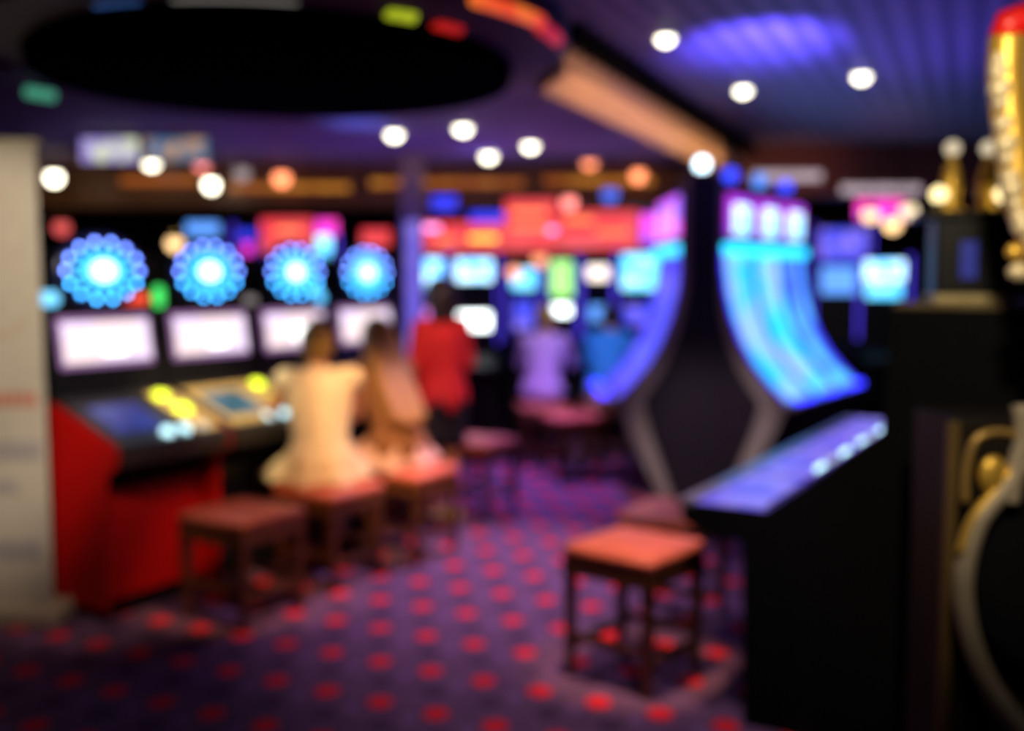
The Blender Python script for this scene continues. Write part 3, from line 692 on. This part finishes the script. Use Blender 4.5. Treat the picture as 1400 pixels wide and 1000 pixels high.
# dark end cabinet of the hub, closing the near end of both rows
def capmesh(k, dy, z0, z1, inset):
    """outline following both machine profiles; k scales the bulge, inset narrows it"""
    prof = [(0, 2.36)] + PROFA[1:] + [(.52, .70), (.44, .52), (.34, .34), (.24, .16), (.15, 0.0)]
    b = MB(); rows = []
    for o, z in prof:
        if z < z0 or z > z1: continue
        oo = o*k
        l = V(1.24 - oo*.9 + inset, YH - .035, z); r_ = V(PA.x + nA.x*oo, PA.y + nA.y*oo, z) - V(rA.x, rA.y, 0)*.035 - V(nA.x, nA.y, 0)*inset
        c1 = V(1.25+min(.03, inset), YH-.045, z); c2 = V(1.52-min(.03, inset), YH-.045, z)
        rows.append([p + V(0, dy, 0) for p in (l, c1, c2, r_)])
    fr = [[b.bm.verts.new(p) for p in rw] for rw in rows]; bk = [[b.bm.verts.new(p + V(0, .03, 0)) for p in rw] for rw in rows]
    for a, c in zip(fr, fr[1:]):
        for i in range(3): b.bm.faces.new((a[i], a[i+1], c[i+1], c[i]))
    for a, c in zip(bk, bk[1:]):
        for i in range(3): b.bm.faces.new((a[i], c[i], c[i+1], a[i+1]))
    for i in (0, 3):
        for j in range(len(fr)-1): b.bm.faces.new((fr[j][i], bk[j][i], bk[j+1][i], fr[j+1][i]))
    for j in (0, -1):
        for i in range(3): b.bm.faces.new((fr[j][i], fr[j][i+1], bk[j][i+1], bk[j][i]))
    return b
hub = empty('hub_cabinet', (1.38, YH-.05, 0), 0, 'dark flared end cabinet with grey edge bands between the curved machines', 'cabinet')
for nm, m_, b in (('edge_band', 'grey_trim', capmesh(1, 0, 0, 3, 0)), ('dark_panel', 'endcap', capmesh(.72, -.022, -1, 3, .06))):
    bmesh.ops.translate(b.bm, verts=b.bm.verts, vec=(-1.38, -YH+.05, 0)); b.build(nm, m_, hub)
MB().box((-.16, .02, 0), (.14, .05, 2.3)).build('spine', 'black_matte', hub)
lh = empty('signal_lamp', (1.37, YH-.02, 2.37), 0, 'pale ice-blue round lamp on top of the dark hub cabinet', 'lamp')
# rests on the hub cabinet top
MB().cyl((0, 0, -.01), (0, 0, .03), .03).build('lamp_base', 'black', lh); lp = MB().ball((0, 0, .075), .05).build('lamp_globe', 'g_ice', lh, True)
M['g_sblue'] = glow('blue_signal_bulb', (.03, .06, 1), 2.2); M['g_scy'] = glow('light_blue_signal_bulb', (.06, .25, .9), 1.8)
for i, (m_, lb) in enumerate((('g_sblue', 'deep blue lamp on the nearest right-hand curved machine'), ('g_scy', 'lighter blue lamp on the middle right-hand curved machine'), ('g_sblue', 'blue lamp on the farthest right-hand curved machine'))):
    p = PA + rA*(.58*i+.25) - nA*.05
    q = empty('signal_lamp', (p.x, p.y, 2.30), 0, lb, 'lamp', 'lamps on the curved machines'); MB().cyl((0, 0, 0), (0, 0, .04), .03).build('lamp_base', 'black', q)
    MB().ball((0, 0, .09), .055).build('lamp_globe', m_, q, True)

# ------------------------------------------------------------------ far machines
G = {}
def gl(name, c, s, c2=None, sc=6):
    if name not in G: G[name] = glow(name, c, s, c2, sc)
    return G[name]
WB = gl('white_blue_screen', (.55, .85, 1), 3.2, (.08, .45, 1), 9); CY = gl('cyan_screen', (.10, .6, 1), 2.4, (.5, .9, 1)); PK = gl('pink_violet_screen', (.9, .25, .9), 1.6, (.3, .15, 1))
GN = gl('green_screen', (.35, .9, .2), 1.7, (.7, .9, .5)); LV = gl('lavender_screen', (.06, .08, 1), 1.1, (.28, .2, 1)); WH = gl('hot_white_screen', (.9, 1, 1), 5)
WM = gl('cream_screen', (1, .85, .75), 2.4); RD = gl('red_neon_sign', (1, .055, .065), 1.0, (1, .10, .11), 4); OR = gl('orange_neon_tube', (1, .25, .08), 1.6); YE = gl('yellow_neon_tube', (1, .55, .05), 2.6)
MG = gl('magenta_neon_sign', (1, .05, .45), 1.5, (.85, .04, .9), 3); BL = gl('blue_neon', (.03, .05, 1), 1.3); PB = gl('pale_blue_screen', (.12, .35, 1), 1.5)
PKH = gl('pink_neon_lamp', (1, .30, .75), 3)
SL = gl('blue_side_glow', (.10, .06, 1), 1.3)  # invented strips lending blue glow between the far machines
def far_slot(px, Y, rz, top_m, top_z, main_m, main_z, label, wdt=.5, th=.18, mh=.22, body='black', grp='far slot machines'):
    x = (px-700)/1400*Y; e = empty('slot_machine', (x, Y, 0), rz, label, 'slot machine', grp); h = wdt/2
    zt = max(top_z + th/2 + .06, main_z + mh/2 + .1)
    MB().prism([(.22, 0), (-.22, 0), (-.22, .68), (-.34, .72), (-.34, .78), (-.12, .90), (-.06, zt), (.22, zt)], -h, h).build('cabinet', body, e)
    MB().prism([(-.35, .775), (-.345, .80), (-.135, .915), (-.12, .90), (-.34, .77)], -h+.02, h-.02).build('button_deck', 'deck_dark', e)
    def sc(nm, z, hh, m, w_):
        y = -.12 + (z-.90)/(zt-.90)*.06
        MB().box((-w_, y-.03, z-hh/2), (w_, y+.02, z+hh/2), bev=.008).build(nm, m, e)
    for q in (-1, 1): MB().box((q*(h+.006)-.008, -.16, 1.0), (q*(h+.006)+.008, -.08, zt)).build('side_glow', SL, e)
    if top_m: sc('upper_screen', top_z, th, top_m, h-.05)
    if main_m: sc('main_screen', main_z, mh, main_m, h-.07)
    return e
far_slot(587, 9.3, .1, WB, 1.67, PK, 1.20, 'far machine with round white-blue upper screen just right of the lit pillar', .34, .26, .3)
far_slot(648, 9.85, .05, WB, 1.70, WH, 1.22, 'far machine with wide white-blue screens behind the standing red-topped person', .44, .20, .16)
far_slot(716, 10.6, 0, CY, 1.62, LV, 1.25, 'far machine with a small cyan upper screen over a lavender one', .34, .2, .3)
far_slot(767, 10.6, 0, GN, 1.62, WH, 1.30, 'far machine with a tall green upper screen and a small white one', .32, .36, .10)
far_slot(816, 10.8, 0, WM, 1.68, PB, 1.26, 'far machine with cream upper screen and pale blue lower one', .32, .14, .16)
far_slot(884, 10.7, -.1, CY, 1.69, LV, 1.25, 'far machine with bright cyan upper screen just left of the hub, half behind it', .62, .36, .2)
far_slot(1205, 10.6, -.2, WB, 1.70, CY, 1.50, 'far machine with white-blue screens at right below the magenta sign', .48, .20, .14)
far_slot(1150, 11.7, -.3, LV, 2.0, PB, 1.6, 'far machine with lavender screens beside the right end of the hub', .6, .35, .3)
far_slot(428, 9.2, .3, CY, 1.92, CY, 1.72, 'far machine behind the left bank, cyan screens showing over it', .42, .16, .2)
far_slot(340, 9.0, .3, BL, 2.00, MG, 1.88, 'far machine behind the left bank with blue and magenta top', .22, .08, .10)
# lit pillar
pl = empty('light_pillar', (ray(565, 400, Y=8.7).x, 8.7, 0), 0, 'tall lavender-lit pillar behind the far end of the left bank', 'pillar')
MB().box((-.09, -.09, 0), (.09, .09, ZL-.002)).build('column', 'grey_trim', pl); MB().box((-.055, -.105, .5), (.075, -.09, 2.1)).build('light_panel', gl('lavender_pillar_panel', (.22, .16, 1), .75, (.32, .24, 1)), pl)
# red neon canopy over the far machines: three panels
def sign(name, px0, px1, py0, py1, Y, m, label, tubes=(), cat='neon sign', grp='red neon signs'):
    a = ray(px0, py1, Y=Y); c = ray(px1, py0, Y=Y)
    e = empty(name, ((a.x+c.x)/2, Y, (a.z+c.z)/2), 0, label, cat, grp); hw = abs(c.x-a.x)/2; hh = abs(c.z-a.z)/2
    MB().box((-hw, 0, -hh), (hw, .14, hh), bev=.01).build('sign_box', 'black', e)
    MB().box((-hw+.003, -.012, -hh+.003), (hw-.003, .002, hh-.003), bev=.003).build('lit_face', m, e)
    zc = ZH if e.location.x > F0.x + (Y-5.2)*.419 else ZL
    for s in (-1, 1): MB().cyl((s*hw*.8, .07, hh-.01), (s*hw*.8, .07, zc - e.location.z - .002), .004, n=8).build('hanging_rod', 'black_matte', e)
    for (u0, u1, v, tm) in tubes:
        MB().caps((hw*u0, -.03, hh*v), (hw*u1, -.03, hh*v), .022, .022, 8).build('neon_tube', tm, e, True)
    return e
sign('neon_sign', 560, 690, 304, 344, 8.9, RD, 'red neon sign panel, left and lowest of three over the far machines', ((-.35, -.1, -.2, OR), (.3, .8, -.1, YE), (-.9, -.75, -.4, PKH), (-.8, -.4, .6, PKH)))
sign('neon_sign', 690, 762, 272, 344, 8.8, RD, 'red neon sign panel, tallest middle one over the far machines', ((-.7, .5, .5, OR), (-.7, .6, -.1, OR), (.7, .9, -.2, PKH)))
sign('neon_sign', 763, 874, 288, 342, 8.7, RD, 'red neon sign panel, right of three, next to the dark hub', ((-.8, -.2, .5, OR), (.0, .7, -.1, OR)))
sign('neon_sign', 876, 924, 292, 334, 8.9, gl('magenta_violet_sign', (.95, .08, .9), 1.5, (.5, .1, 1)), 'magenta-violet neon panel at the left shoulder of the hub', grp='magenta neon signs')
sign('neon_sign', 357, 428, 298, 346, 8.6, RD, 'square red neon sign above the second and third glowing wheels', ((-.3, .5, .3, OR),))
sign('neon_sign', 425, 462, 300, 322, 8.8, MG, 'small pink neon panel right of the square red sign', grp='magenta neon signs')
sign('neon_sign', 494, 534, 313, 337, 8.7, RD, 'small red neon sign above the fourth glowing wheel', ())
sign('neon_sign', 1170, 1242, 272, 300, 9.6, MG, 'magenta neon sign at far right behind the hub', grp='magenta neon signs')
sign('neon_sign', 590, 625, 268, 288, 8.3, BL, 'small deep blue neon panel above the left red sign', grp='blue neon panels')
sign('neon_sign', 642, 690, 290, 304, 8.3, BL, 'small blue neon strip above the left red sign, right one', grp='blue neon panels')
sign('neon_sign', 255, 300, 304, 322, 8.3, PB, 'small pale blue panel above the second glowing wheel', grp='blue neon panels')
# hanging ceiling screens at upper left
HS = gl('lilac_white_picture', (.40, .30, .85), .9, (.8, .85, .6), 9); HS2 = gl('teal_orange_picture', (.06, .20, .40), .8, (.6, .35, .2), 11)
for (x0, x1, y0, y1, Y, m_, lb) in ((112, 188, 172, 222, 7.4, HS, 'hanging screen with a lilac and white picture under the left of the canopy'),
                                    (200, 284, 172, 220, 7.4, HS2, 'hanging screen with a teal and orange picture right of the lilac one')):
    a = ray(x0, y1, Y=Y); c = ray(x1, y0, Y=Y); e = empty('hanging_screen', ((a.x+c.x)/2, Y, (a.z+c.z)/2), 0, lb, 'screen', 'hanging screens'); hw = (c.x-a.x)/2; hh = (c.z-a.z)/2
    MB().box((-hw-.01, 0, -hh-.01), (hw+.01, .05, min(hh+.01, ZL-e.location.z-.03)), bev=.006).build('screen_frame', 'black', e)
    MB().box((-hw, -.008, -hh), (hw, .001, min(hh, ZL-e.location.z-.04))).build('screen_panel', m_, e)
    MB().box((-.04, .01, hh-.1), (.04, .04, ZL-e.location.z-.002)).build('ceiling_bracket', 'steel', e)

# ------------------------------------------------------------------ black machine with sloped lit deck at right
f = Vector((-.857, .515, 0)); u = Vector((.515, .857, 0)); P0 = Vector((.635, 3.75, 0)); rz = math.atan2(f.y, f.x) + pi/2
M['g_deck'] = glow('violet_deck_glow', (.16, .10, .95), .8, (.32, .22, 1), 5)  # violet light from the screens, put into the decks as emission
W = .64; CL = ['black gaming console nearest the camera at right, big black end panel, violet-lit deck', 'second black gaming console along the right row, its lit deck behind the nearest one',
               'third black gaming console along the right row, small part of its lit deck visible', 'farthest black gaming console along the right row, only its deck end visible']
for i in range(4):
    PD = P0 + u*(.67*i)
    e = empty('game_console', PD, rz, CL[i], 'slot machine', 'black consoles with violet decks')
    # local: y = 0 at the lip, +y away from the player, machine spans -W..0 in x
    prof = [(0, .80), (0, .735), (.06, .70), (.23, .68), (.25, 0), (1.1, 0), (1.1, 1.53), (.72, 1.53), (.70, 1.10), (.31, .80)]
    MB().prism(prof, -W, 0).build('cabinet', 'black_matte', e)
    sl = math.atan2(.30, .39); mx = Matrix.Translation((0, .31, .803)) @ Matrix.Rotation(sl, 4, 'X')
    dk = MB().box((-W+.01, 0, 0), (-.012, .47, .010), mx, bev=.003).build('button_deck', 'deck_dark', e)
    MB().box((-W+.03, .01, .008), (-.03, .42, .014), mx).build('lit_deck_panel', 'g_deck', dk)
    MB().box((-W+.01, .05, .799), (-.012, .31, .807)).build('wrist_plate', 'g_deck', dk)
    MB().box((-W, -.02, .775), (0, .05, .812), bev=.01).build('lip', 'steel', e)
    for xx, yy, m_ in ((-.12, .22, 'g_btnw'), (-.30, .22, 'g_btng'), (-.50, .22, 'g_btnw') if i < 2 else (-.5, .2, 'g_btny')):
        MB().cyl(mx @ V(xx, yy, .012), mx @ V(xx, yy, .034), .022, .02).build('button', m_, dk)
e0 = [o for o in bpy.data.objects if o.get('label') == CL[0]][0]
MB().box((-W, .725, 1.53), (0, 1.10, 1.548), bev=.004).build('brass_edge', mat('dull_brass_edge', (.20, .15, .07), .5, .5), e0)
# black box with brass finials standing on the nearest console
TC = P0 - f*.93 + u*.2
TB = empty('trophy_case', (TC.x, TC.y, 1.548), R(-14), 'black box ornament with a brass foot on top of the nearest black console', 'ornament')
MB().box((-.125, -.10, 0), (.125, .10, .28), bev=.012).build('case', 'black', TB)
MB().box((-.18, -.11, .275), (.135, .11, .30), bev=.006).build('top_plate', 'black', TB)
MB().box((-.13, -.125, 0), (.10, .11, .028), bev=.005).build('brass_foot', mat('worn_brass_foot', (.55, .45, .22), .5, .3), TB)
MB().box((-.05, -.103, .08), (.0, -.099, .2)).build('blue_display', 'g_bluep', TB)
for xx, lb in ((-.075, 'brass finial with ball tip on the black box ornament, left one'), (.045, 'brass finial with ball tip on the black box ornament, right one')):
    q = empty('brass_finial', (TC.x+xx, TC.y, 1.848), 0, lb, 'finial', 'brass finials')
    MB().lathe([(.045, 0), (.045, .015), (.024, .03), (.036, .06), (.034, .10), (.026, .14), (.016, .165), (.012, .19)], n=20).build('stem', 'gold', q, True)
    MB().ball((0, 0, .21), .026).build('ball_tip', gl('soft_cream_shine', (.9, .75, .5), .8), q, True)  # shine of the brass ball put in as soft emission
for xx, yy, lb in ((-.145, -.075, 'round lit brass bulb at the left corner of the black box ornament'), (.062, -.08, 'round lit brass bulb at the right corner of the black box ornament')):
    q = empty('brass_bulb', (TC.x+xx, TC.y+yy, 1.848), 0, lb, 'bulb', 'brass bulbs')
    MB().cyl((0, 0, 0), (0, 0, .03), .014).build('bulb_socket', 'brass', q); MB().ball((0, 0, .052), .028).build('bulb_globe', gl('warm_brass_bulb', (1, .80, .38), 2.4), q, True)

# ------------------------------------------------------------------ nearest cabinet at right with gold trim, arch and ring
YE_ = 2.75
def wx(px, Y=YE_): return (px-700)/1400*Y
def wz(py, Y=YE_): return H - (py-380)/1400*Y
nc = empty('gilded_cabinet', (wx(1308), YE_, 0), 0, 'tall black cabinet with a thin gold edge strip at the right border', 'cabinet')
MB().box((0, 0, 0), (.9, .27, wz(575)), bev=.008).build('cabinet_body', 'brown_black', nc)
MB().box((-.012, -.012, .05), (.016, .014, wz(578)), bev=.003).build('edge_strip', mat('dull_gold_strip', (.16, .10, .03), .5, .4), nc)
# ornate arch + ring ornament standing in front of the cabinet
orn = empty('gilded_ornament', (wx(1400), YE_-.12, 0), 0, 'large gilded ornament, flaring arch over a round champagne rim, at the right border', 'ornament')
YO = YE_-.12
def pt(px, py): return V(wx(px, YO) - wx(1400), 0, wz(py, YO))
def curve(pp, n=28):
    out = []; pp = [Vector(p) for p in pp]
    for i in range(len(pp)-1):
        p0 = pp[max(i-1, 0)]; p1 = pp[i]; p2 = pp[i+1]; p3 = pp[min(i+2, len(pp)-1)]
        for k in range(8):
            t = k/8; out.append(.5*((2*p1) + (p2-p0)*t + (2*p0-5*p1+4*p2-p3)*t*t + (3*p1-p0-3*p2+p3)*t**3))
    return out + [pp[-1]]
arch = curve([pt(1362, 60), pt(1362, 110), pt(1372, 180), pt(1384, 250), pt(1400, 300), pt(1430, 350), pt(1470, 400)])
MB().tube(arch, [.046]*len(arch), 12).build('arch_band', 'gold', orn, True)
ins = [p + V(.04, .0, .0) for p in arch]; MB().tube(ins, .02, 10).build('arch_rim', 'ring', orn, True)
for k in range(0, 16):
    i = int(k*2.6)+5
    if i < len(arch): MB().ball(arch[i] + V(-.028, -.022, -.008), .022 + .004*(k % 3), n=12).build('bead', 'pale_gold', orn, True)
MB().tube([pt(1355, 62), pt(1362, 44), pt(1385, 36), pt(1420, 34)], [.035, .042, .042, .04], 12).build('red_cap', mat('bright_red_enamel', (.75, .01, .01), .4), orn, True)
MB().prism([(.0, wz(335, YO)), (.0, wz(40, YO)), (.04, wz(40, YO)), (.04, wz(335, YO))], .0, .35).build('arch_backing', 'black_matte', orn)
C = pt(1478, 800); rr = []
rim = curve([pt(1420, 618), pt(1385, 668), pt(1348, 720), pt(1332, 790), pt(1336, 850), pt(1356, 915), pt(1385, 968), pt(1425, 1020)])
MB().tube(rim, [.026]*len(rim), 12).build('round_rim', 'ring', orn, True)
MB().tube([p + V(-.02, -.004, 0) for p in rim[4:22]], .014, 10).build('rim_gilding', 'gold', orn, True)
b = MB().cyl((C.x, .02, C.z), (C.x, .06, C.z), .25, n=48); b.build('dark_disc', 'black', orn)
MB().tube(curve([pt(1329, 690), pt(1330, 640), pt(1340, 604), pt(1366, 592), pt(1400, 596)]), .010, 10).build('scroll', mat('dull_gold_scroll', (.45, .28, .08), .4, .5), orn, True)
MB().tube(curve([pt(1402, 555), pt(1408, 600), pt(1398, 640), pt(1390, 690)]), .026, 10).build('stem', 'ring', orn, True)
MB().ball(pt(1366, 652), .04, (.95, .5, 1.25), 16).build('leaf_boss', 'gold', orn, True)
MB().box((.06, -.05, 0), (.5, .06, wz(1010, YO)), bev=.01).build('ornament_base', 'black_matte', orn)
MB().box((.16, .0, wz(1010, YO)), (.24, .04, wz(335, YO))).build('back_post', 'black_matte', orn)
# gold trinket below the arch
MB().ball(pt(1392, 372)+V(0, 0, 0), .028, (1.2, .8, .9), 14).build('boss', 'pale_gold', orn, True)
MB().ball(pt(1385, 345)+V(0, 0, 0), .024, (1.1, .8, 1), 14).build('boss', 'gold', orn, True)
